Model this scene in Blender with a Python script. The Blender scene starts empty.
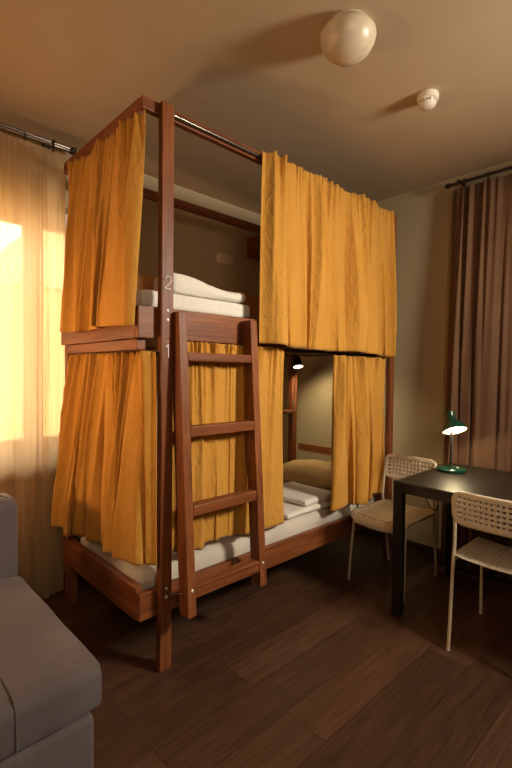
import bpy, bmesh, math, random
from mathutils import Vector, Matrix
PI = math.pi
sc = bpy.context.scene
C = sc.collection
V = Vector

# ---------------------------------------------------------------- materials
def mat(name):
    m = bpy.data.materials.new(name); m.use_nodes = True
    nt = m.node_tree
    return m, nt, nt.nodes['Principled BSDF']
def setp(b, **k):
    for n, v in k.items():
        n = n.replace('_', ' ')
        b.inputs[n].default_value = v
def coords(nt, scale, rot=(0, 0, 0), kind='Object'):
    tc = nt.nodes.new('ShaderNodeTexCoord'); mp = nt.nodes.new('ShaderNodeMapping')
    mp.inputs['Scale'].default_value = scale; mp.inputs['Rotation'].default_value = rot
    nt.links.new(tc.outputs[kind], mp.inputs['Vector'])
    return mp.outputs['Vector']
def noise(nt, vec, scale, detail=4, rough=.55, dist=0):
    n = nt.nodes.new('ShaderNodeTexNoise')
    n.inputs['Scale'].default_value = scale; n.inputs['Detail'].default_value = detail
    n.inputs['Roughness'].default_value = rough; n.inputs['Distortion'].default_value = dist
    nt.links.new(vec, n.inputs['Vector'])
    return n.outputs['Fac']
def ramp(nt, fac, stops):
    r = nt.nodes.new('ShaderNodeValToRGB')
    els = r.color_ramp.elements
    while len(els) < len(stops): els.new(.5)
    for e, (p, c) in zip(els, stops):
        e.position = p; e.color = (*c, 1)
    nt.links.new(fac, r.inputs['Fac'])
    return r.outputs['Color']
def bump(nt, b, h, strength, dist=.01):
    n = nt.nodes.new('ShaderNodeBump')
    n.inputs['Strength'].default_value = strength; n.inputs['Distance'].default_value = dist
    nt.links.new(h, n.inputs['Height']); nt.links.new(n.outputs['Normal'], b.inputs['Normal'])
def mixc(nt, fac, a, b, mode='MIX'):
    n = nt.nodes.new('ShaderNodeMix'); n.data_type = 'RGBA'; n.blend_type = mode
    if isinstance(fac, float): n.inputs[0].default_value = fac
    else: nt.links.new(fac, n.inputs[0])
    for s, i in ((a, 6), (b, 7)):
        if isinstance(s, tuple): n.inputs[i].default_value = (*s, 1)
        else: nt.links.new(s, n.inputs[i])
    return n.outputs[2]

def wood(name, axis, dark, mid, light, rough=.42):
    m, nt, b = mat(name)
    s = [14, 14, 14]; s['xyz'.index(axis)] = 1.1
    v = coords(nt, s)
    f = noise(nt, v, 1.6, 6, .6, .8)
    col = ramp(nt, f, [(.28, dark), (.5, mid), (.74, light)])
    s2 = [70, 70, 70]; s2['xyz'.index(axis)] = 2.5
    g = noise(nt, coords(nt, s2), 1.5, 3)
    col = mixc(nt, .35, col, ramp(nt, g, [(.35, dark), (.65, light)]))
    nt.links.new(col, b.inputs['Base Color'])
    setp(b, Roughness=rough, Specular_IOR_Level=.22)
    bump(nt, b, g, .08, .004)
    return m
RD, RM, RL = (.078, .021, .009), (.20, .060, .020), (.31, .106, .036)
WX = wood('red_wood_along', 'x', RD, RM, RL)
WY = wood('red_wood_across', 'y', RD, RM, RL)
WZ = wood('red_wood_upright', 'z', RD, RM, RL)
WO = wood('orange_wood', 'x', (.42, .18, .055), (.56, .26, .085), (.62, .31, .11))

def cloth(name, c, c2, trans=.25, weave=420, wr=.25):
    m, nt, b = mat(name)
    v = coords(nt, (1, 1, 1))
    f = noise(nt, coords(nt, (3, 3, 2.0)), 1.5, 3, .5)
    col = ramp(nt, f, [(.3, c), (.7, c2)])
    nt.links.new(col, b.inputs['Base Color'])
    setp(b, Roughness=.85, Specular_IOR_Level=.2, Sheen_Weight=.15, Sheen_Roughness=.5)
    wv = noise(nt, v, weave, 2); w2 = noise(nt, coords(nt, (9, 9, 4.5), (.25, .2, 0)), 2.0, 5, .58, 1.2)
    ad = nt.nodes.new('ShaderNodeMath'); ad.operation = 'MULTIPLY_ADD'
    ad.inputs[1].default_value = .05
    nt.links.new(wv, ad.inputs[0]); nt.links.new(w2, ad.inputs[2])
    bump(nt, b, ad.outputs[0], wr, .03)
    t = nt.nodes.new('ShaderNodeBsdfTranslucent'); nt.links.new(col, t.inputs['Color'])
    mx = nt.nodes.new('ShaderNodeMixShader'); mx.inputs[0].default_value = trans
    nt.links.new(b.outputs[0], mx.inputs[1]); nt.links.new(t.outputs[0], mx.inputs[2])
    nt.links.new(mx.outputs[0], nt.nodes['Material Output'].inputs['Surface'])
    return m
MUST = cloth('mustard_cotton', (.60, .288, .044), (.66, .326, .055), .16, wr=.5)
BROWN = cloth('brown_satin', (.125, .062, .032), (.17, .087, .046), .08, 300, .08)
WHITE = cloth('white_cotton', (.74, .70, .63), (.80, .77, .71), .05, 300, .18)
TAN = cloth('tan_cotton', (.42, .265, .11), (.50, .32, .14), .05, 300, .2)
MATT = cloth('mattress_ticking', (.52, .47, .41), (.60, .55, .48), .0, 500, .1)
SOFA = cloth('lilac_grey_weave', (.105, .084, .085), (.138, .112, .112), .0, 330, .12)

def sheer_mat():
    m, nt, b = mat('gold_voile')
    nt.nodes.remove(b)
    v = coords(nt, (60, 60, .6))
    f = noise(nt, v, 1.2, 3)
    col = ramp(nt, f, [(.3, (.78, .58, .34)), (.7, (.88, .70, .46))])
    d = nt.nodes.new('ShaderNodeBsdfDiffuse'); t = nt.nodes.new('ShaderNodeBsdfTranslucent'); tr = nt.nodes.new('ShaderNodeBsdfTransparent')
    nt.links.new(col, d.inputs[0]); nt.links.new(col, t.inputs[0]); tr.inputs[0].default_value = (1, .92, .76, 1)
    a = nt.nodes.new('ShaderNodeMixShader'); a.inputs[0].default_value = .72
    nt.links.new(d.outputs[0], a.inputs[1]); nt.links.new(t.outputs[0], a.inputs[2])
    # denser where the cloth is seen edge on
    lw = nt.nodes.new('ShaderNodeLayerWeight'); lw.inputs[0].default_value = .35
    mr = nt.nodes.new('ShaderNodeMapRange'); mr.inputs[1].default_value = 0; mr.inputs[2].default_value = .8
    mr.inputs[3].default_value = .17; mr.inputs[4].default_value = .05
    nt.links.new(lw.outputs['Facing'], mr.inputs[0])
    x = nt.nodes.new('ShaderNodeMixShader')
    nt.links.new(mr.outputs[0], x.inputs[0]); nt.links.new(a.outputs[0], x.inputs[1]); nt.links.new(tr.outputs[0], x.inputs[2])
    nt.links.new(x.outputs[0], nt.nodes['Material Output'].inputs['Surface'])
    return m
SHEER = sheer_mat()

def plain(name, c, rough=.5, metal=0, spec=.5, nscale=0, namp=.06, bmp=0):
    m, nt, b = mat(name)
    setp(b, Base_Color=(*c, 1), Roughness=rough, Metallic=metal, Specular_IOR_Level=spec)
    f = noise(nt, coords(nt, (1, 1, 1)), nscale or 35, 4)
    lo = tuple(x * (1 - namp) for x in c); hi = tuple(min(1, x * (1 + namp)) for x in c)
    nt.links.new(ramp(nt, f, [(.35, lo), (.65, hi)]), b.inputs['Base Color'])
    if bmp: bump(nt, b, f, bmp, .003)
    return m
CEIL = plain('ceiling_paint', (.47, .36, .235), .9, 0, .2, 5, .02)
WALL = plain('wall_paint', (.44, .35, .22), .9, 0, .2, 60, .02, .05)
FRAMEW = plain('white_frame', (.72, .70, .66), .4)
CHAIRW = plain('ivory_plastic', (.64, .56, .44), .42)
TUBEW = plain('ivory_steel', (.54, .46, .34), .35)
BLACK = plain('black_brown_laminate', (.016, .012, .008), .40, 0, .4, 60, .15)
GREEN = plain('green_enamel', (.004, .042, .024), .16)
DARKM = plain('dark_metal', (.03, .026, .022), .35, .6)
ROD = plain('gunmetal_rod', (.20, .17, .14), .25, .9)
CHROME = plain('chrome', (.82, .79, .74), .38, .55)
PLW = plain('white_plastic', (.72, .66, .56), .4)
SOCK = plain('beige_socket', (.66, .52, .33), .5)
OPAL = plain('opal_glass', (.58, .48, .35), .35)
BLK = plain('black_rubber', (.01, .01, .01), .5)
PLASTER = plain('pale_yellow_render', (.72, .52, .28), .9, 0, .2, 3, .06)
ROOF = plain('roof_sheet', (.62, .50, .34), .8, 0, .2, 3, .06)
BASEB = plain('dark_skirting', (.05, .03, .02), .5)
HOLE = plain('socket_dark', (.12, .08, .045), .6)

def emis(name, c, s):
    m, nt, b = mat(name)
    setp(b, Base_Color=(*c, 1), Emission_Color=(*c, 1), Emission_Strength=s)
    return m
BULB = emis('warm_bulb', (1, .88, .60), 9)
LED = emis('warm_led', (1, .90, .66), 14)

def glass_mat():
    m, nt, b = mat('window_glass')
    nt.nodes.remove(b)
    t = nt.nodes.new('ShaderNodeBsdfTransparent'); g = nt.nodes.new('ShaderNodeBsdfGlossy')
    g.inputs['Roughness'].default_value = .02
    fr = nt.nodes.new('ShaderNodeFresnel'); fr.inputs[0].default_value = 1.45
    x = nt.nodes.new('ShaderNodeMixShader')
    nt.links.new(fr.outputs[0], x.inputs[0]); nt.links.new(t.outputs[0], x.inputs[1]); nt.links.new(g.outputs[0], x.inputs[2])
    nt.links.new(x.outputs[0], nt.nodes['Material Output'].inputs['Surface'])
    return m
GLASS = glass_mat()

def floor_mat():
    m, nt, b = mat('dark_oak_laminate')
    br = nt.nodes.new('ShaderNodeTexBrick')
    nt.links.new(coords(nt, (1, 1, 1)), br.inputs['Vector'])
    br.inputs['Scale'].default_value = 1; br.inputs['Brick Width'].default_value = 1.28; br.inputs['Row Height'].default_value = .192
    br.inputs['Mortar Size'].default_value = .0016; br.inputs['Mortar Smooth'].default_value = .3; br.offset = .37
    br.inputs['Color1'].default_value = (.0, .0, .0, 1); br.inputs['Color2'].default_value = (1, 1, 1, 1); br.inputs['Mortar'].default_value = (.5, .5, .5, 1)
    # grain, shifted per plank
    tc = nt.nodes.new('ShaderNodeTexCoord')
    ad = nt.nodes.new('ShaderNodeVectorMath'); ad.operation = 'MULTIPLY_ADD'
    ad.inputs[1].default_value = (7, 3, 0)
    nt.links.new(br.outputs['Color'], ad.inputs[0]); nt.links.new(tc.outputs['Object'], ad.inputs[2])
    mp = nt.nodes.new('ShaderNodeMapping'); mp.inputs['Scale'].default_value = (1.3, 15, 1)
    nt.links.new(ad.outputs[0], mp.inputs[0])
    g1 = noise(nt, mp.outputs[0], 1.7, 7, .62, 1.4)
    mp2 = nt.nodes.new('ShaderNodeMapping'); mp2.inputs['Scale'].default_value = (3, 90, 1)
    nt.links.new(ad.outputs[0], mp2.inputs[0])
    g2 = noise(nt, mp2.outputs[0], 1.4, 3)
    col = ramp(nt, g1, [(.25, (.034, .016, .009)), (.5, (.078, .038, .021)), (.78, (.125, .064, .036))])
    col = mixc(nt, .3, col, ramp(nt, g2, [(.35, (.032, .015, .008)), (.65, (.12, .062, .035))]))
    tint = ramp(nt, br.outputs['Color'], [(0, (.68, .66, .66)), (1, (1.3, 1.25, 1.2))])
    col = mixc(nt, 1.0, col, tint, 'MULTIPLY')
    col = mixc(nt, br.outputs['Fac'], col, (.02, .011, .007))
    nt.links.new(col, b.inputs['Base Color'])
    setp(b, Roughness=.42, Specular_IOR_Level=.4)
    bump(nt, b, g2, .12, .002)
    return m
FLOOR = floor_mat()

FLAT = (WX, WY, WZ, WO, BLACK)
# ---------------------------------------------------------------- mesh helpers (all in world metres)
def B(): return bmesh.new()
def box(bm, x0, x1, y0, y1, z0, z1, bev=.003, seg=2):
    t = bmesh.new()
    bmesh.ops.create_cube(t, size=1)
    for v in t.verts:
        v.co = V(((x0 + x1) / 2 + v.co.x * (x1 - x0), (y0 + y1) / 2 + v.co.y * (y1 - y0), (z0 + z1) / 2 + v.co.z * (z1 - z0)))
    if bev: bmesh.ops.bevel(t, geom=t.edges[:], offset=bev, segments=seg, affect='EDGES', profile=.5)
    merge(bm, t)
def merge(bm, t, M=None):
    if M is not None: t.transform(M)
    me = bpy.data.meshes.new('tmp'); t.to_mesh(me); t.free()
    bm.from_mesh(me); bpy.data.meshes.remove(me)
def tube(bm, pts, r, n=10, caps=True):
    pts = [V(p) for p in pts]; rings = []
    rr = r if isinstance(r, (list, tuple)) else [r] * len(pts)
    up = None
    for i, p in enumerate(pts):
        d = (pts[min(i + 1, len(pts) - 1)] - pts[max(i - 1, 0)]).normalized()
        if up is None:
            up = V((0, 0, 1)) if abs(d.z) < .9 else V((1, 0, 0))
        s = d.cross(up).normalized(); up = s.cross(d).normalized()
        rings.append([bm.verts.new(p + (s * math.cos(2 * PI * k / n) + up * math.sin(2 * PI * k / n)) * rr[i]) for k in range(n)])
    for a, b in zip(rings, rings[1:]):
        for k in range(n):
            bm.faces.new((a[k], a[(k + 1) % n], b[(k + 1) % n], b[k]))
    if caps:
        bm.faces.new(rings[0][::-1]); bm.faces.new(rings[-1])
def lathe(bm, prof, M=None, n=32):
    t = bmesh.new(); rings = []
    for r, z in prof:
        if r < 1e-5: rings.append([t.verts.new((0, 0, z))])
        else: rings.append([t.verts.new((r * math.cos(2 * PI * k / n), r * math.sin(2 * PI * k / n), z)) for k in range(n)])
    for a, b in zip(rings, rings[1:]):
        for k in range(n):
            k2 = (k + 1) % n
            if len(a) == 1 and len(b) == 1: continue
            if len(a) == 1: t.faces.new((a[0], b[k], b[k2]))
            elif len(b) == 1: t.faces.new((a[k], b[0], a[k2]))
            else: t.faces.new((a[k], b[k], b[k2], a[k2]))
    bmesh.ops.recalc_face_normals(t, faces=t.faces[:])
    merge(bm, t, M)
def bar(bm, a, b, wx, wy, bev=.003):
    """board from a to b with a cross-section wx (along X) by wy (along Y); a,b are the centres of its ends"""
    t = bmesh.new(); vs = []
    for p in (a, b):
        for sx, sy in ((-1, -1), (1, -1), (1, 1), (-1, 1)):
            vs.append(t.verts.new((p[0] + sx * wx / 2, p[1] + sy * wy / 2, p[2])))
    for f in ((0, 1, 2, 3), (7, 6, 5, 4), (0, 4, 5, 1), (1, 5, 6, 2), (2, 6, 7, 3), (3, 7, 4, 0)):
        t.faces.new([vs[i] for i in f])
    bmesh.ops.recalc_face_normals(t, faces=t.faces[:])
    if bev: bmesh.ops.bevel(t, geom=t.edges[:], offset=bev, segments=2, affect='EDGES', profile=.5)
    merge(bm, t)
def smoothpath(pts, n=8):
    P = [V(p) for p in pts]; out = []
    for i in range(len(P) - 1):
        p0 = P[max(i - 1, 0)]; p1 = P[i]; p2 = P[i + 1]; p3 = P[min(i + 2, len(P) - 1)]
        for k in range(n):
            t = k / n
            out.append(.5 * (2 * p1 + (p2 - p0) * t + (2 * p0 - 5 * p1 + 4 * p2 - p3) * t * t + (3 * p1 - p0 - 3 * p2 + p3) * t ** 3))
    out.append(P[-1])
    return out

def thing(name, label, cat, loc, group=None):
    o = bpy.data.objects.new(name, None); C.objects.link(o)
    o.empty_display_size = .05
    o.location = loc; o['label'] = label; o['category'] = cat
    if group: o['group'] = group
    return o
def root_loc(o):
    while o.parent: o = o.parent
    return V(o.location)
def obj(name, bm, m, parent=None, smooth=True, label=None, loc=None):
    """links the shape (given in world metres) as ONE mesh object"""
    org = root_loc(parent) if parent else V(loc or (0, 0, 0))
    bm.transform(Matrix.Translation(-org))
    me = bpy.data.meshes.new(name); bm.to_mesh(me); bm.free()
    o = bpy.data.objects.new(name, me); C.objects.link(o)
    if m: me.materials.append(m)
    if smooth and m not in FLAT:
        for p in me.polygons: p.use_smooth = True
        try: me.set_sharp_from_angle(angle=math.radians(42))
        except Exception: pass
    if parent: o.parent = parent
    else: o.location = org
    if label: o['label'] = label
    return o
def tag(o, label, cat, group=None):
    o['label'] = label; o['category'] = cat
    if group: o['group'] = group
    return o
def struct(name, bm, m, parent=None, smooth=False):
    o = obj(name, bm, m, parent, smooth)
    if not parent: o['kind'] = 'structure'
    return o
def solid(o, t, sub=0, off=0):
    if t:
        md = o.modifiers.new('thickness', 'SOLIDIFY'); md.thickness = t; md.offset = off
    if sub:
        md = o.modifiers.new('smooth', 'SUBSURF'); md.levels = sub; md.render_levels = sub

# ---------------------------------------------------------------- room shell
ZC, YW, XR, XL, YB = 2.72, 2.85, 3.20, -2.3, -1.9
b = B(); box(b, XL - .1, XR + .1, YB - .1, YW + .25, -.08, 0, 0); struct('floor', b, FLOOR)
b = B(); box(b, XL - .1, XR + .1, YB - .1, YW + .25, ZC, ZC + .1, 0); struct('ceiling', b, CEIL)
WX0, WX1, WZ0, WZ1 = -.9, 1.26, .80, 2.34
b = B()
box(b, XL - .1, WX0, YW, YW + .25, 0, ZC, 0); box(b, WX1, XR + .1, YW, YW + .25, 0, ZC, 0)
box(b, WX0, WX1, YW, YW + .25, 0, WZ0, 0); box(b, WX0, WX1, YW, YW + .25, WZ1, ZC, 0)
struct('wall_back', b, WALL)
b = B(); box(b, XR, XR + .1, YB - .1, YW, 0, ZC, 0); struct('wall_right', b, WALL)
b = B(); box(b, XL - .1, XL, YB - .1, YW, 0, ZC, 0); struct('wall_left', b, WALL)
b = B(); box(b, XL, XR, YB - .1, YB, 0, ZC, 0); struct('wall_front', b, WALL)
b = B(); box(b, XR - .014, XR, YB, YW, 0, .06, .003); struct('baseboard_right', b, BASEB)
b = B(); box(b, XL, XR - .014, YW - .014, YW, 0, .06, .003); struct('baseboard_back', b, BASEB)

# window: frame, two sashes, panes, sill
w = bpy.data.objects.new('window_1', None); C.objects.link(w); w.location = ((WX0 + WX1) / 2, YW + .12, WZ0); w['kind'] = 'structure'
b = B(); y0, y1 = YW + .10, YW + .16
box(b, WX0, WX0 + .06, y0, y1, WZ0, WZ1); box(b, WX1 - .06, WX1, y0, y1, WZ0, WZ1)
box(b, WX0, WX1, y0, y1, WZ1 - .06, WZ1); box(b, WX0, WX1, y0, y1, WZ0, WZ0 + .05)
obj('window_frame', b, FRAMEW, w, False)
mids = (WX0 + .06, -.02, .905, WX1 - .06)
for a, c in zip(mids, mids[1:]):
    b = B(); ya, yb = y0 - .012, y1 - .01
    box(b, a, a + .055, ya, yb, WZ0 + .05, WZ1 - .06); box(b, c - .055, c, ya, yb, WZ0 + .05, WZ1 - .06)
    box(b, a + .055, c - .055, ya, yb, WZ1 - .125, WZ1 - .06); box(b, a + .055, c - .055, ya, yb, WZ0 + .05, WZ0 + .11)
    s = obj('window_sash', b, FRAMEW, w, False)
    b = B(); box(b, a + .05, c - .05, YW + .124, YW + .130, WZ0 + .105, WZ1 - .12, 0); obj('window_pane', b, GLASS, s, False)
b = B(); box(b, WX0 - .03, WX1 + .03, YW - .10, YW + .12, WZ0 - .035, WZ0, .006); obj('window_sill', b, FRAMEW, w, False)

# the house across the yard, seen pale and hazy through the window
n = thing('neighbouring_house', 'pale yellow house across the yard seen through the sheer curtain and window', 'house', (1.2, 11.5, -3))
b = B(); box(b, -4.5, 7.5, 11, 16, -3, 3.25, 0); obj('facade', b, PLASTER, n, False)
b = B()
vs = [b.verts.new(p) for p in ((3.0, 10.8, 3.25), (8, 10.8, 3.25), (8, 10.8, 5.2), (4.0, 10.8, 5.2), (3.0, 16, 3.25), (8, 16, 3.25), (8, 16, 5.2), (4.0, 16, 5.2))]
for f in ((0, 1, 2, 3), (7, 6, 5, 4), (0, 4, 5, 1), (1, 5, 6, 2), (2, 6, 7, 3), (3, 7, 4, 0)): b.faces.new([vs[i] for i in f])
bmesh.ops.recalc_face_normals(b, faces=b.faces[:]); obj('roof', b, ROOF, n, False)
b = B(); box(b, -20, 20, YW + .6, 40, -3.2, -3.0, 0); struct('ground', b, PLASTER)

# radiator under the window
n = thing('radiator', 'white panel radiator under the window behind the sheer curtain', 'radiator', (.35, 2.79, 0))
b = B(); box(b, -.30, 1.0, 2.765, 2.815, .16, .64, .012)
for k in range(22):
    box(b, -.27 + k * .058, -.235 + k * .058, 2.758, 2.77, .2, .6, .004)
obj('panel', b, FRAMEW, n)
b = B(); tube(b, [(-.28, 2.79, .655), (1.2, 2.79, .655)], .012); obj('pipe', b, FRAMEW, n)
for x in (-.2, .9):
    b = B(); box(b, x - .02, x + .02, 2.775, 2.80, 0, .165, .003); obj('foot', b, FRAMEW, n)

# ---------------------------------------------------------------- the bunk bed
bed = thing('bunk_bed', 'tall dark red wooden bunk bed hung with mustard curtains', 'bed', (2.0, 2.15, 0))
YF = 1.683
def post(x0, x1, y0, y1, z1=2.49):
    b = B(); box(b, x0, x1, y0, y1, 0, z1, .004); return obj('post', b, WZ, bed)
p_fl = post(1.035, 1.096, YF, 1.717); post(2.952, 3.012, YF, 1.717)
post(.957, 1.012, 2.53, 2.58, 1.473); post(2.80, 2.865, 2.50, 2.544)
def part(name, m, *dims, label=None):
    b = B()
    for d in dims: box(b, *d, .003)
    return obj(name, b, m, bed, label=label)
part('upper_post', WZ, (1.03, 1.08, 2.50, 2.54, 1.612, 2.43))
part('top_rail', WX, (.96, 3.0, 1.719, 1.752, 2.445, 2.495))
part('top_rail', WX, (1.012, 2.95, 2.545, 2.578, 2.43, 2.485))
part('end_rail', WY, (.96, .993, 1.753, 2.60, 2.437, 2.498))
part('end_rail', WY, (2.965, 2.998, 1.753, 2.529, 2.437, 2.495))
part('side_board', WX, (.945, 3.0, 1.719, 1.750, 1.475, 1.612))
part('side_board', WX, (.955, 3.0, 1.719, 1.752, .243, .362))
part('side_board', WX, (1.013, 2.949, 2.545, 2.578, .243, .362))
part('side_board', WX, (1.013, 2.949, 2.545, 2.578, 1.475, 1.612))
part('guard_board', WO, (.98, 2.95, 2.581, 2.603, 1.64, 1.945), label='orange-brown guard board behind the upper mattress')
part('end_board', WY, (.945, .978, 1.751, 2.60, 1.474, 1.60))
part('end_board', WY, (.955, .987, 1.753, 2.60, .234, .382))
part('end_board', WY, (2.965, 2.998, 1.753, 2.529, .234, .44))
part('end_board', WY, (2.965, 2.998, 1.753, 2.529, 1.474, 1.60))
part('crossbar', WY, (.957, 1.0, 1.753, 2.529, 1.425, 1.472))
part('head_rail', WY, (2.93, 2.96, 1.753, 2.54, .665, .725))
part('bed_base', WX, (.99, 2.96, 1.753, 2.54, .255, .285))
part('bed_base', WX, (.98, 2.96, 1.753, 2.54, 1.485, 1.51))
def rod(a, c, r=.011, m=ROD):
    b = B(); tube(b, [a, c], r, 12); return obj('curtain_rod', b, m, bed)
rod((1.097, 1.707, 2.462), (2.951, 1.707, 2.462), .009)
rod((1.097, 1.735, 1.459), (2.96, 1.735, 1.459), .012, DARKM)
rod((.968, 1.753, 2.415), (.968, 2.53, 2.415), .009)
rod((1.03, 1.718, 1.408), (1.03, 2.545, 1.408), .009, DARKM)
# house-number style digits on the front post: chrome "2" over "1"
def digit(pts, r, lab):
    b = B(); tube(b, smoothpath(pts, 6), r, 8); obj('digit', b, CHROME, bed, label=lab)
x, y = 1.066, YF - .002
z = 1.690
digit([(x - .015, y, z + .040), (x - .010, y, z + .050), (x, y, z + .054), (x + .011, y, z + .049), (x + .014, y, z + .038), (x + .006, y, z + .024), (x - .008, y, z + .012), (x - .016, y, z + .002), (x - .015, y, z), (x, y, z), (x + .016, y, z)], .0042, 'chrome digit 2')
z = 1.392
digit([(x - .012, y, z + .043), (x - .006, y, z + .047), (x + .001, y, z + .056), (x + .002, y, z + .052), (x + .002, y, z + .026), (x + .002, y, z)], .0042, 'chrome digit 1')
for z in (1.597, 1.557, 1.462, .368, .332):
    b = B(); r = .0072 if z != 1.462 else .003
    lathe(b, [(0, .004), (r * .6, .0035), (r, .0015), (r, 0), (0, 0)], Matrix.Translation((1.066, YF - .0002, z)) @ Matrix.Rotation(PI / 2, 4, 'X'), 14)
    obj('bolt', b, CHROME, bed)
b = B(); box(b, 2.58, 2.799, 2.44, 2.544, 1.0, 1.02, .003); obj('shelf', b, WX, bed)
b = B(); box(b, 2.60, 2.635, 2.515, 2.544, 1.021, 1.16, .003); obj('shelf_upright', b, WZ, bed)

# soft rounded blocks for bedding
def pillowblock(x0, x1, y0, y1, z0, z1, seed, e=5., wob=.006, top=None, r=None):
    """closed superellipsoid-like slab with soft creases"""
    t = bmesh.new(); rnd = random.Random(seed)
    ph = [(rnd.uniform(3, 9), rnd.uniform(3, 9), rnd.uniform(0, 6.3)) for _ in range(6)]
    bmesh.ops.create_cube(t, size=2)
    bmesh.ops.subdivide_edges(t, edges=t.edges[:], cuts=17, use_grid_fill=True)
    cx, cy, cz = (x0 + x1) / 2, (y0 + y1) / 2, (z0 + z1) / 2
    hx, hy, hz = (x1 - x0) / 2, (y1 - y0) / 2, (z1 - z0) / 2
    rmin = min(hx, hy, hz)
    for v in t.verts:
        u = v.co
        # rounded-box mapping with corner radius r
        P = V((u.x * hx, u.y * hy, u.z * hz)); rr = r or rmin * .85
        q = V((max(-hx + rr, min(hx - rr, P.x)), max(-hy + rr, min(hy - rr, P.y)), max(-hz + rr, min(hz - rr, P.z))))
        d = P - q
        if d.length > 1e-6:
            m = max(abs(d.x), abs(d.y), abs(d.z)); P = q + d.normalized() * m
        f = sum(math.sin(a * P.x * 2 + c * P.y * 2 + p) for a, c, p in ph) / 6
        P.z += wob * f * (1 if u.z > -.95 else 0); P.x += wob * .6 * math.sin(P.y * 19 + ph[0][2]) * abs(u.x); P.y += wob * .6 * math.sin(P.x * 17 + ph[1][2]) * abs(u.y)
        if top: P.z += top((P.x / hx + 1) / 2, (P.y / hy + 1) / 2) * (u.z + 1) / 2
        v.co = P + V((cx, cy, cz))
    bmesh.ops.recalc_face_normals(t, faces=t.faces[:])
    return t
m = obj('mattress', pillowblock(.99, 2.955, 1.757, 2.495, .287, .452, 3, wob=.002), MATT, loc=(1.97, 2.15, .287))
tag(m, 'pale mattress in the lower bunk, half under curtains', 'mattress')
m = obj('mattress', pillowblock(.985, 2.955, 1.757, 2.495, 1.512, 1.617, 4, wob=.002), MATT, loc=(1.97, 2.15, 1.512))
tag(m, 'pale mattress in the upper bunk, under the folded white bedding', 'mattress')
m = obj('folded_blanket', pillowblock(1.0, 1.668, 1.79, 2.40, 1.620, 1.703, 7, wob=.002, r=.025), WHITE, loc=(1.3, 2.1, 1.618))
tag(m, 'white folded blanket on the upper bunk, lower layer of the pair', 'blanket')
m = obj('folded_duvet', pillowblock(1.165, 1.648, 1.80, 1.99, 1.706, 1.770, 9, wob=.004, top=lambda u, v: .035 * max(0, 1 - u * 2.2) + .012 * math.sin(u * 6)), WHITE, loc=(1.3, 2.1, 1.706))
tag(m, 'white folded duvet on the upper bunk, topmost layer, thicker at its left end', 'duvet')
# lower bunk: sheet, towel, pillow
m = obj('folded_sheet', pillowblock(1.95, 2.53, 1.768, 2.2, .457, .487, 11, wob=.004), WHITE, loc=(2.3, 2, .455))
tag(m, 'white folded sheet on the lower bunk, hanging towards the mattress edge', 'sheet')
m = obj('folded_towel', pillowblock(2.13, 2.47, 1.785, 2.20, .492, .532, 13, wob=.006), WHITE, loc=(2.35, 2, .49))
tag(m, 'white folded towel lying on the sheet in front of the tan pillow', 'towel')
def pillow(cx, cy, z0, lx, ly, h):
    t = bmesh.new(); n = 26; G = [[], []]
    for s, S in enumerate((1, -1)):
        for j in range(n + 1):
            row = []
            for i in range(n + 1):
                u = -1 + 2 * i / n; v = -1 + 2 * j / n
                e = (1 - abs(u) ** 2.6) * (1 - abs(v) ** 2.6)
                pin = 1 - .07 * (1 - abs(v)) * abs(u) ** 3
                pin2 = 1 - .07 * (1 - abs(u)) * abs(v) ** 3
                z = S * (max(e, 0) ** .5) * (h / 2 if S > 0 else h * .42)
                z += .006 * math.sin(7 * u + 3 * v) * e + .004 * math.sin(11 * v - 4 * u) * e
                if s == 1 and (i in (0, n) or j in (0, n)): row.append(G[0][j][i])
                else: row.append(t.verts.new((cx + u * lx / 2 * pin, cy + v * ly / 2 * pin2, z0 + h * .42 + z)))
            G[s].append(row)
    for s in (0, 1):
        for j in range(n):
            for i in range(n):
                t.faces.new((G[s][j][i], G[s][j][i + 1], G[s][j + 1][i + 1], G[s][j + 1][i]))
    bmesh.ops.recalc_face_normals(t, faces=t.faces[:])
    return t
m = obj('pillow', pillow(2.70, 2.13, .463, .44, .70, .20), TAN, loc=(2.70, 2.15, .460))
tag(m, 'tan pillow at the head of the lower bunk', 'pillow')

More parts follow.
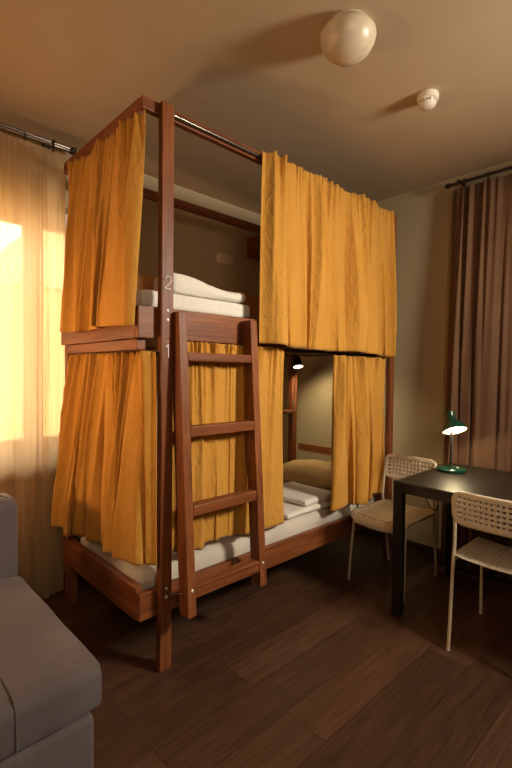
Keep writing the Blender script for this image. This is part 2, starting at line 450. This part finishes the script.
# ---------------------------------------------------------------- curtains
def curtain(TL, TR, BL, BR, out, folds, amp, seed, hf=0, ruffle=0, nu=190, nv=64, tangent=.0, soft=.75, topamp=.3, hemwob=.006, sag=None, drift=.5, bunch=0, steps=()):
    """gathered cloth: TL.. are its corners, out the side it bulges to"""
    rnd = random.Random(seed); out = V(out).normalized()
    TL, TR, BL, BR = map(V, (TL, TR, BL, BR)); tan = (TR - TL).normalized()
    def edges():
        w = [rnd.uniform(.35, 1.9) for _ in range(folds)]
        for q in range(bunch): w[-1 - q] = .22
        s = sum(w); a = [0]
        for x in w: a.append(a[-1] + x / s)
        return a
    e0 = edges(); e1 = [a + rnd.uniform(-drift, drift) * .5 / folds if 0 < i < folds else a for i, a in enumerate(e0)]
    fa = [rnd.uniform(.25, 1.0) for _ in range(folds + 1)]
    lean = [rnd.uniform(-1, 1) for _ in range(folds + 1)]
    low = [(rnd.uniform(1, 3), rnd.uniform(0, 6.3), rnd.uniform(-2, 2)) for _ in range(3)]
    n2 = folds * rnd.uniform(2.1, 2.8); sec = [rnd.uniform(0, 6.3) for _ in range(5)]
    hfp = [rnd.uniform(0, 6.3) for _ in range(8)]
    t = bmesh.new(); R = []
    for j in range(nv + 1):
        v = (j / nv); row = []
        E = [a + (c - a) * v for a, c in zip(e0, e1)]
        av = amp * (topamp + (1 - topamp) * min(1, v * 1.25) ** .7)
        k = 0
        for i in range(nu + 1):
            u = i / nu
            while k < folds - 1 and u > E[k + 1]: k += 1
            x = (u - E[k]) / (E[k + 1] - E[k])
            s = max(0, math.sin(PI * x)) ** soft
            d = av * s * fa[k]
            g = sum(math.sin(2 * PI * f * u + p + q * v) for f, p, q in low) / 3
            d += amp * .25 * (g + 1) * (.3 + .7 * v)
            th2 = 2 * PI * n2 * u + 1.8 * math.sin(2 * PI * 2.3 * u + sec[0] + .8 * v) + 1.3 * v * math.sin(2 * PI * 1.1 * u + sec[1])
            m2 = .5 + .5 * math.sin(2 * PI * 3.1 * u + sec[2] + 2.5 * v)
            d += amp * .60 * m2 * (1 - abs(math.sin(th2 / 2)) ** .8) * (1.1 - .5 * v)
            for us, dep in steps:
                us2 = us + .012 * (v - .5)
                d += dep * (max(0, 1 - (us2 - u) / .16) if u <= us2 else max(0, 1 - (u - us2) / .012)) * (.12 + .88 * min(1, v * 2.2))
            d *= .35 + .65 * min(1, u / .05, (1 - u) / .05)
            ts = tangent * math.sin(2 * PI * x) * lean[k] * (E[k + 1] - E[k]) * v
            P = (TL + (TR - TL) * u) * (1 - v) + (BL + (BR - BL) * u) * v
            if hf:
                gz = math.exp(-v * 6.5)
                hm = math.sin(2 * PI * hf * u + 1.4 * math.sin(2 * PI * 5 * u + hfp[0]) + 2.2 * v) * (.55 + .45 * math.sin(2 * PI * 7.3 * u + hfp[1]))
                d += .010 * gz * (hm + 1)
                if ruffle and v < .035: d += .004 * hm; P = P + V((0, 0, ruffle * .2 * math.sin(2 * PI * hf * u * .5 + hfp[2]) * (1 - v / .035)))
            if v > .9: P = P + V((0, 0, hemwob * math.sin(9 * u + hfp[3]) * (v - .9) * 10))
            if sag: P = P + V((0, 0, sag(u) * v))
            row.append(t.verts.new(P + out * d + tan * ts))
        R.append(row)
    for a, c in zip(R, R[1:]):
        for i in range(nu): t.faces.new((a[i], a[i + 1], c[i + 1], c[i]))
    return t
def hang(name, bm, m, loc, label, cat='curtain', th=.0025, group=None):
    o = obj(name, bm, m, loc=loc, smooth=False)
    for p in o.data.polygons: p.use_smooth = True
    solid(o, th)
    return tag(o, label, cat, group)

c = curtain((1.628, 1.692, 2.478), (2.940, 1.692, 2.478), (1.632, 1.700, 1.480), (2.925, 1.700, 1.455), (0, -1, 0), 8, .075, 5, hf=46, ruffle=.012, soft=1.15, tangent=.25, topamp=.28, nu=320, steps=((.36, .045), (.72, .045), (.12, .02)))
hang('bed_curtain', c, MUST, (2.3, 1.69, 1.47), 'wide mustard curtain hanging closed across the front of the upper bunk')
c = curtain((.970, 1.690, 2.415), (.970, 2.49, 2.415), (.950, 1.74, 1.528), (.950, 2.485, 1.535), (-1, 0, 0), 7, .070, 8, hf=30, ruffle=.012, soft=1.15, tangent=.35, nu=280, steps=((.45, .03), (.8, .03)), topamp=.2, drift=1.1)
hang('bed_curtain', c, MUST, (.95, 2.1, 1.53), 'mustard curtain over the window-side end of the upper bunk')
c = curtain((1.030, 1.700, 1.418), (.990, 2.46, 1.418), (1.015, 1.665, .500), (.950, 2.63, .470), (-1, 0, 0), 7, .075, 21, hf=34, ruffle=.010, soft=1.15, tangent=.35, nu=280, steps=((.3, .03), (.62, .03)), topamp=.2, drift=1.1)
hang('bed_curtain', c, MUST, (.95, 2.1, .49), 'mustard curtain flaring over the window-side end of the lower bunk')
c = curtain((1.105, 1.735, 1.470), (1.858, 1.735, 1.470), (1.10, 1.738, .510), (1.862, 1.735, .470), (0, -1, 0), 7, .033, 33, hf=36, ruffle=.010, soft=1.15, tangent=.3, topamp=.35, nu=260, steps=((.21, .02), (.62, .02)))
hang('bed_curtain', c, MUST, (1.5, 1.72, .49), 'mustard lower bunk curtain hanging behind the wooden ladder')
c = curtain((2.295, 1.722, 1.445), (2.915, 1.722, 1.445), (2.305, 1.730, .470), (2.895, 1.730, .480), (0, -1, 0), 5, .075, 41, hf=24, ruffle=.010, soft=1.15, tangent=.5, topamp=.3, steps=((.40, .05),))
hang('bed_curtain', c, MUST, (2.6, 1.72, .48), 'mustard lower bunk curtain pushed aside beside the white chair')

# window side: double rod, sheer
n = thing('curtain_rod', 'double metal curtain rod above the window at left', 'curtain rod', (0, 2.72, 2.64))
b = B(); tube(b, [(-1.2, 2.675, 2.615), (1.02, 2.675, 2.615)], .011, 12); obj('rod', b, ROD, n)
b = B(); tube(b, [(-1.2, 2.755, 2.668), (1.06, 2.755, 2.668)], .011, 12); obj('rod', b, ROD, n)
for y, x, z in ((2.675, 1.02, 2.615), (2.755, 1.06, 2.668)):
    b = B(); lathe(b, [(0, 0), (.014, .002), (.017, .018), (.012, .032), (0, .036)], Matrix.Translation((x, y, z)) @ Matrix.Rotation(PI / 2, 4, 'Y'), 16); obj('finial', b, DARKM, n)
for x in (-.9, .93):
    b = B(); box(b, x - .008, x + .008, 2.66, 2.849, 2.628, 2.64, .002); box(b, x - .008, x + .008, 2.84, 2.849, 2.60, 2.69, .002); obj('bracket', b, DARKM, n)
for k in range(10):
    x = -.42 + k * .15
    b = B(); t = bmesh.new()
    pts = [(x, 2.675 + .017 * math.cos(a), 2.613 + .017 * math.sin(a)) for a in [2 * PI * i / 14 for i in range(15)]]
    tube(b, pts, .003, 6, False); box(b, x - .004, x + .004, 2.672, 2.678, 2.575, 2.597, .001); t.free()
    obj('ring', b, DARKM, n)
c = curtain((-1.15, 2.690, 2.588), (1.005, 2.690, 2.588), (-1.15, 2.72, .015), (1.0, 2.72, .015), (0, -1, 0), 33, .04, 52, hf=0, soft=.8, tangent=.3, topamp=.5, nu=420, nv=30, bunch=9)
o = hang('sheer_curtain', c, SHEER, (0, 2.69, 0), 'gold sheer curtain reaching the floor in front of the window', th=0)

# right wall: brown curtain and rod
n = thing('curtain_rod', 'dark curtain rod high on the right wall above the brown curtain', 'curtain rod', (3.1, .6, 2.62))
b = B(); tube(b, [(3.10, -.6, 2.632), (3.10, 1.335, 2.632)], .010, 12); obj('rod', b, DARKM, n)
b = B(); tube(b, [(3.15, -.6, 2.650), (3.15, 1.32, 2.650)], .008, 12); obj('rod', b, DARKM, n)
for y in (-.5, 1.28):
    b = B(); box(b, 3.09, 3.199, y - .008, y + .008, 2.642, 2.652, .002); box(b, 3.19, 3.199, y - .008, y + .008, 2.60, 2.69, .002); obj('bracket', b, DARKM, n)
b = B(); lathe(b, [(0, 0), (.014, .002), (.018, .018), (.012, .034), (0, .038)], Matrix.Translation((3.10, 1.335, 2.632)) @ Matrix.Rotation(-PI / 2, 4, 'X'), 16); obj('finial', b, DARKM, n)
for k in range(12):
    y = 1.24 - k * .15
    b = B(); tube(b, [(3.10 + .016 * math.cos(a), y, 2.63 + .016 * math.sin(a)) for a in [2 * PI * i / 14 for i in range(15)]], .003, 6, False)
    box(b, 3.097, 3.103, y - .004, y + .004, 2.588, 2.616, .001)
    obj('ring', b, DARKM, n)
c = curtain((3.135, 1.325, 2.60), (3.135, -.50, 2.60), (3.145, 1.36, .02), (3.145, -.45, .02), (-1, 0, 0), 18, .048, 63, hf=0, steps=((.055, .03), (.125, .025), (.2, .03)), soft=1.0, tangent=.55, topamp=.55, nu=360, nv=40)
hang('drape', c, BROWN, (3.11, .4, 0), 'long brown drape on the right wall behind the desk')
b = B(); box(b, 3.185, 3.2, 1.345, 1.375, .06, 2.6, .003); struct('trim_1', b, WALL)

# ---------------------------------------------------------------- ladder
n = thing('ladder', 'dark red wooden four-rung ladder hooked onto the front of the bunk bed', 'ladder', (1.33, 1.60, .27))
dpt = .068
TY, BY, TZ, BZ = 1.645, 1.552, 1.594, .272
for xt, xb in ((1.118, 1.116), (1.546, 1.546)):
    b = B(); bar(b, (xb, BY + dpt / 2, BZ), (xt, TY + dpt / 2, TZ), .044, dpt); s = obj('side_rail', b, WZ, n)
def ly(z): return BY + (TY - BY) * (z - BZ) / (TZ - BZ)
for z0, z1 in ((1.378, 1.418), (1.043, 1.090), (.696, .745), (.345, .400)):
    zc = (z0 + z1) / 2; y = ly(zc)
    b = B(); box(b, 1.139, 1.5235, y + .001, y + .058, z0, z1, .005); obj('rung', b, WX, n)
for x in (1.118, 1.546):
    b = B(); lathe(b, [(0, .004), (.005, .0035), (.0075, .0015), (.0075, 0), (0, 0)], Matrix.Translation((x, ly(.385) - .0003, .385)) @ Matrix.Rotation(PI / 2, 4, 'X'), 14); obj('bolt', b, CHROME, n)
for x in (1.085, 1.500):
    b = B(); tube(b, smoothpath([(x + .006, 1.60, .37), (x - .022, 1.62, .368), (x - .03, 1.66, .366), (x - .02, 1.70, .368), (x + .01, 1.718, .37)], 6), .003, 8); obj('hook', b, ROD, n)

# ---------------------------------------------------------------- small things on the walls and the ceiling
n = thing('ceiling_light', 'round opal glass ceiling light, switched off', 'lamp', (1.512, 1.075, ZC))
M = Matrix.Translation((1.512, 1.075, ZC))
b = B(); lathe(b, [(0, -.001), (.085, -.001), (.088, -.012), (.085, -.016), (0, -.016)], M, 40); obj('base', b, PLW, n)
b = B(); lathe(b, [(.085, -.012), (.100, -.018), (.109, -.032), (.111, -.046), (.106, -.068), (.092, -.093), (.068, -.114), (.036, -.126), (0, -.130)], M, 48); obj('shade', b, OPAL, n)
n = thing('smoke_detector', 'small white smoke detector on the ceiling', 'smoke detector', (2.16, 1.052, ZC))
M = Matrix.Translation((2.16, 1.052, ZC))
b = B(); lathe(b, [(0, -.001), (.050, -.001), (.052, -.006), (.051, -.028), (.046, -.032), (0, -.032)], M, 36); obj('base', b, PLW, n)
for k in range(6):
    a = 2 * PI * k / 6; t = bmesh.new(); bmesh.ops.create_cube(t, size=1); b = B()
    merge(b, t, M @ Matrix.Rotation(a, 4, 'Z') @ Matrix.Translation((.034, 0, -.0385)) @ Matrix.Diagonal((.006, .012, .013, 1)))
    obj('strut', b, PLW, n, False)
b = B(); lathe(b, [(0, -.045), (.040, -.045), (.041, -.050), (.034, -.060), (.018, -.066), (0, -.067)], M, 36); obj('cap', b, PLW, n)

n = thing('wall_socket', 'beige double wall socket above the upper bunk', 'socket', (2.34, 2.84, 2.26))
b = B(); box(b, 2.262, 2.42, 2.838, 2.849, 2.218, 2.298, .004); obj('plate', b, SOCK, n)
for x in (2.302, 2.38):
    b = B(); lathe(b, [(0, 0), (.024, 0), (.026, .002), (.022, .003), (.020, .001), (0, .001)], Matrix.Translation((x, 2.8375, 2.258)) @ Matrix.Rotation(PI / 2, 4, 'X'), 24); s = obj('outlet', b, SOCK, n)
    b = B()
    for dx in (-.007, .007): lathe(b, [(0, 0), (.0035, 0), (.0035, .001), (0, .001)], Matrix.Translation((x + dx, 2.836, 2.258)) @ Matrix.Rotation(PI / 2, 4, 'X'), 10)
    obj('pin_holes', b, HOLE, s)
n = thing('wall_shelf', 'small dark wooden box shelf on the wall inside the upper bunk', 'shelf', (2.66, 2.80, 2.33))
b = B()
box(b, 2.585, 2.60, 2.70, 2.849, 2.32, 2.48, .002); box(b, 2.80, 2.815, 2.70, 2.849, 2.32, 2.48, .002)
box(b, 2.60, 2.80, 2.70, 2.849, 2.32, 2.335, .002); box(b, 2.60, 2.80, 2.70, 2.849, 2.465, 2.48, .002)
obj('body', b, WX, n); b = B(); box(b, 2.60, 2.80, 2.835, 2.849, 2.335, 2.465, 0); obj('back_panel', b, WX, n)

# reading lamp of the lower bunk, on the inside of the rear post
n = thing('reading_lamp', 'small lit reading lamp under the upper bunk, on the rear post', 'lamp', (2.818, 2.49, 1.40))
b = B(); box(b, 2.790, 2.845, 2.485, 2.499, 1.40, 1.462, .004); obj('mount', b, DARKM, n)
b = B(); tube(b, smoothpath([(2.818, 2.486, 1.435), (2.810, 2.45, 1.448), (2.768, 2.425, 1.44)], 5), .007, 8); obj('arm', b, DARKM, n)
ax = V((-.16, -.36, -1)).normalized(); RM_ = Matrix.Translation((2.765, 2.42, 1.455)) @ V((0, 0, -1)).rotation_difference(ax).to_matrix().to_4x4()
b = B(); lathe(b, [(0, 0), (.026, 0), (.032, -.010), (.034, -.060), (.042, -.082), (.0405, -.082), (.032, -.062), (0, -.056)], RM_, 28); obj('shade', b, DARKM, n)
b = B(); lathe(b, [(0, -.078), (.037, -.0765), (.037, -.0745), (0, -.074)], RM_, 24); obj('bulb', b, LED, n)
b = B(); tube(b, smoothpath([(2.828, 2.492, 1.40), (2.825, 2.492, 1.2), (2.800, 2.48, 1.1), (2.740, 2.43, 1.05), (2.710, 2.425, .8)], 8), .004, 6); obj('cable', b, BLK, n)

# ---------------------------------------------------------------- desk, desk lamp, chairs
TX0, TX1, TY0, TY1 = 2.243, 2.993, .0, 1.247
n = thing('table', 'black rectangular table standing against the brown drape', 'table', (2.62, .62, 0))
b = B(); box(b, TX0, TX1, TY0, TY1, .722, .742, .003); obj('tabletop', b, BLACK, n)
b = B()
box(b, TX0 + .004, TX0 + .024, TY0 + .05, TY1 - .05, .682, .721, .002); box(b, TX1 - .024, TX1 - .004, TY0 + .05, TY1 - .05, .682, .721, .002)
box(b, TX0 + .05, TX1 - .05, TY0 + .004, TY0 + .024, .682, .721, .002); box(b, TX0 + .05, TX1 - .05, TY1 - .024, TY1 - .004, .682, .721, .002)
obj('apron', b, BLACK, n)
for x in (TX0, TX1 - .05):
    for y in (TY0, TY1 - .05):
        b = B(); box(b, x, x + .05, y, y + .05, 0, .721, .003); obj('leg', b, BLACK, n)

LX, LY, LZ = 2.735, 1.135, .7425
n = thing('desk_lamp', 'lit green enamel desk lamp on the black table', 'lamp', (LX, LY, LZ))
T = Matrix.Translation((LX, LY, LZ))
b = B(); lathe(b, [(0, 0), (.080, 0), (.084, .004), (.084, .016), (.078, .021), (.03, .024), (0, .025)], T, 40); obj('base', b, GREEN, n)
b = B(); lathe(b, [(0, 0), (.006, 0), (.006, .007), (0, .008)], Matrix.Translation((LX + .004, LY - .035, LZ + .022)), 12); obj('switch', b, PLW, n)
sx, sy = LX + .020, LY + .014
b = B(); tube(b, smoothpath([(sx, sy, LZ + .023), (sx, sy, LZ + .14), (sx, sy, LZ + .255), (sx - .006, sy - .004, LZ + .285)], 6), .0075, 12); obj('stem', b, BLK, n)
ax = V((-.29, -.43, -1)).normalized()
M = Matrix.Translation((2.783, 1.174, 1.098)) @ Matrix.Scale(.93, 4) @ V((0, 0, -1)).rotation_difference(ax).to_matrix().to_4x4()
b = B(); lathe(b, [(0, 0), (.026, 0), (.031, -.004), (.031, -.012), (.027, -.022), (.027, -.052), (.033, -.066), (.052, -.080), (.068, -.100), (.076, -.122), (.078, -.132),
                   (.0765, -.132), (.074, -.121), (.066, -.100), (.050, -.083), (.03, -.07), (0, -.066)], M, 44); sh = obj('shade', b, GREEN, n)
b = B(); lathe(b, [(0, -.074), (.018, -.078), (.030, -.092), (.032, -.106), (.024, -.118), (0, -.124)], M, 24); obj('bulb', b, BULB, n)
b = B(); lathe(b, [(.046, -.0845), (.0645, -.102), (.0725, -.122), (.0745, -.1315), (.0735, -.1315), (.0715, -.122), (.0635, -.103), (.045, -.086)], M, 40); obj('reflector', b, PLW, sh, label='pale inside of the shade')
b = B(); tube(b, smoothpath([(LX + .07, LY + .06, LZ + .006), (LX + .10, 1.262, LZ + .002), (LX + .02, 1.268, .66), (2.66, 1.262, .59), (2.72, 1.258, .50), (2.83, 1.262, .46), (2.92, 1.30, .55), (3.0, 1.33, .45), (3.03, 1.345, .08)], 8), .0035, 6); obj('cable', b, BLK, n)
LAMP_M, LAMP_AX = M, ax

def perforated(w, h, nx, ny, margin, f, th_name=None, corner=.045, hole=.5):
    """panel of nx by ny holes; f maps (s,t) in metres to a point"""
    t = bmesh.new()
    def cuts(L, n, mg):
        p = (L - 2 * mg) / n; c = [0., mg * .5, mg]
        for i in range(n):
            a = mg + i * p; c += [a + p * (1 - hole) / 2, a + p * (1 + hole) / 2]
        c += [L - mg, L - mg * .5, L]
        return c
    cs, ct = cuts(w, nx, margin), cuts(h, ny, margin)
    hs = {3 + 2 * i for i in range(nx)}; ht = {3 + 2 * i for i in range(ny)}
    G = []
    for tt in ct:
        e = min(tt, h - tt); r = corner; ins = 0
        if e < r: ins = r - math.sqrt(max(0, r * r - (r - e) ** 2))
        G.append([t.verts.new(f(ins + s * (w - 2 * ins) / w, tt)) for s in cs])
    for j in range(len(ct) - 1):
        for i in range(len(cs) - 1):
            if i in hs and j in ht: continue
            t.faces.new((G[j][i], G[j][i + 1], G[j + 1][i + 1], G[j + 1][i]))
    bmesh.ops.recalc_face_normals(t, faces=t.faces[:])
    return t
def chair(loc, rz, label):
    n = thing('chair', label, 'chair', (0, 0, 0), 'white perforated chairs')
    legs = []
    for s in (-1, 1):
        b = B(); tube(b, smoothpath([(-.236, s * .172, 0), (-.205, s * .177, .2), (-.168, s * .183, .43), (-.160, s * .183, .50), (-.168, s * .180, .61), (-.180, s * .176, .70), (-.186, s * .172, .752)], 5), .0085, 10); obj('leg', b, TUBEW, n)
        b = B(); tube(b, smoothpath([(.232, s * .190, 0), (.215, s * .184, .22), (.195, s * .177, .395), (.180, s * .175, .418), (.14, s * .174, .424), (-.05, s * .176, .424), (-.166, s * .181, .424)], 5), .0085, 10); obj('leg', b, TUBEW, n)
    def seat(s, t):   # s across, t front to back
        y = -.195 + s; x = .245 - t
        z = .440 - .012 * math.cos(PI * (y / .195) / 2)
        if t < .07: k = (1 - t / .07); z -= .055 * k * k; x -= .012 * k * k
        if t > .38: z += .012 * ((t - .38) / .05) ** 2
        return (x, y, z)
    o = obj('seat', perforated(.39, .43, 13, 14, .035, seat, corner=.05, hole=.5), CHAIRW, n, smooth=True); solid(o, .007)
    def back(s, t):
        y = -.187 + s; x = -.178 - .014 * math.cos(PI * y / .187 / 2) - .02 * (t / .17)
        return (x, y, .605 + t)
    o = obj('backrest', perforated(.374, .168, 13, 5, .022, back, corner=.05, hole=.56), CHAIRW, n, smooth=True); solid(o, .012)
    n.location = loc; n.rotation_euler = (0, 0, rz)
    return n
chair((2.645, 1.455, 0), PI, 'white perforated chair between the bunk bed and the black table')
chair((2.380, .715, 0), 0, 'white perforated chair tucked under the near side of the black table')

# ---------------------------------------------------------------- sofa
n = thing('sofa', 'lilac-grey fabric sofa at lower left, in front of the window', 'sofa', (-.3, 1.8, 0))
b = B(); box(b, -1.5, .568, 1.283, 2.36, .02, .292, .02, 4); obj('base', b, SOFA, n)
o = obj('seat_cushion', pillowblock(-1.5, .598, 1.268, 2.13, .298, .446, 17, wob=.002, r=.04), SOFA, n)
b = B(); tube(b, [(.345, 1.267, .32), (.345, 1.267, .37)] + [(.345, 1.309 - .042 * math.cos(k * PI / 12), .406 + .041 * math.sin(k * PI / 12)) for k in range(7)] + [(.345, 1.40 + k * .1, .4465) for k in range(8)], .0035, 8); obj('seam', b, SOFA, o)
o = obj('backrest', pillowblock(-1.5, .600, 2.135, 2.34, .30, .772, 19, wob=.002, r=.05), SOFA, n)
b = B(); tube(b, [(-1.45, 2.20, .772), (.54, 2.20, .772), (.585, 2.2, .752), (.600, 2.2, .72)], .003, 6); obj('piping', b, SOFA, o)
for x in (-1.42, .50):
    for y in (1.35, 2.28):
        b = B(); box(b, x - .03, x + .03, y - .03, y + .03, 0, .03, .003); obj('foot', b, BLK, n)

# ---------------------------------------------------------------- lights
def area(name, loc, target, size, power, col, shape='DISK', sizey=None, spread=None):
    l = bpy.data.lights.new(name, 'AREA'); l.energy = power; l.color = col; l.shape = shape; l.size = size
    if sizey: l.size_y = sizey
    if spread: l.spread = spread
    o = bpy.data.objects.new(name, l); C.objects.link(o); o.location = loc
    o.rotation_euler = (V(target) - V(loc)).to_track_quat('-Z', 'Y').to_euler()
    return o
area('key_lamp', (2.3, -.7, 2.18), (1.5, 1.9, 1.2), .45, 40, (1, .88, .70), spread=2.2)
area('side_lamp', (-.8, 2.33, 1.15), (1.0, 2.0, 1.5), .2, 7.5, (1, .56, .26), spread=1.6)
area('added_fill', (-.2, -1.0, 2.1), (1.5, 2.2, 1.6), .5, 14, (1, .78, .54))  # added soft fill for the room's ambient light, no lamp stands here
def spot(name, loc, d, power, col, ang, blend=.5, r=.02):
    l = bpy.data.lights.new(name, 'SPOT'); l.energy = power; l.color = col; l.spot_size = math.radians(ang); l.spot_blend = blend; l.shadow_soft_size = r
    o = bpy.data.objects.new(name, l); C.objects.link(o); o.location = loc; o.rotation_euler = V(d).to_track_quat('-Z', 'Y').to_euler()
l = bpy.data.lights.new('desk_lamp_light', 'POINT'); l.energy = 4.6; l.color = (1, .80, .46); l.shadow_soft_size = .012
o = bpy.data.objects.new('desk_lamp_light', l); C.objects.link(o); o.location = LAMP_M @ V((0, 0, -.128))
spot('reading_light', RM_ @ V((0, 0, -.084)), (.42, -.14, -.62), 18, (1, .82, .46), 125, .7, .02)

# daylight outside the window
wd = bpy.data.worlds.new('sky'); sc.world = wd; wd.use_nodes = True
nt = wd.node_tree; bg = nt.nodes['Background']; bg.inputs['Color'].default_value = (1, .90, .74, 1); bg.inputs['Strength'].default_value = 9
pl = bpy.data.lights.new('window_portal', 'AREA'); pl.shape = 'RECTANGLE'; pl.size = WX1 - WX0; pl.size_y = WZ1 - WZ0; pl.cycles.is_portal = True
po = bpy.data.objects.new('window_portal', pl); C.objects.link(po); po.location = ((WX0 + WX1) / 2, YW + .22, (WZ0 + WZ1) / 2); po.rotation_euler = (-PI / 2, 0, 0)

# ---------------------------------------------------------------- camera
a, pt, rl = math.radians(46.4), math.radians(1.45), math.radians(.6)
fw = V((math.cos(a), math.sin(a), 0)); rt = V((math.sin(a), -math.cos(a), 0)); up = V((0, 0, 1))
f2 = fw * math.cos(pt) - up * math.sin(pt); u2 = up * math.cos(pt) + fw * math.sin(pt)
R = rt * math.cos(rl) + u2 * math.sin(rl); U = u2 * math.cos(rl) - rt * math.sin(rl)
cd = bpy.data.cameras.new('camera'); co = bpy.data.objects.new('camera', cd); C.objects.link(co)
cd.sensor_fit = 'VERTICAL'; cd.sensor_height = 36; cd.lens = 446 / 768 * 36; cd.clip_start = .05
co.matrix_world = Matrix(((R.x, U.x, -f2.x, 0), (R.y, U.y, -f2.y, 0), (R.z, U.z, -f2.z, 1.33), (0, 0, 0, 1)))
sc.camera = co
vs = sc.view_settings
sc.display_settings.display_device = 'sRGB'
vs.view_transform = 'Standard'; vs.look = 'None'; vs.gamma = 1; vs.exposure = 0; vs.use_curve_mapping = False
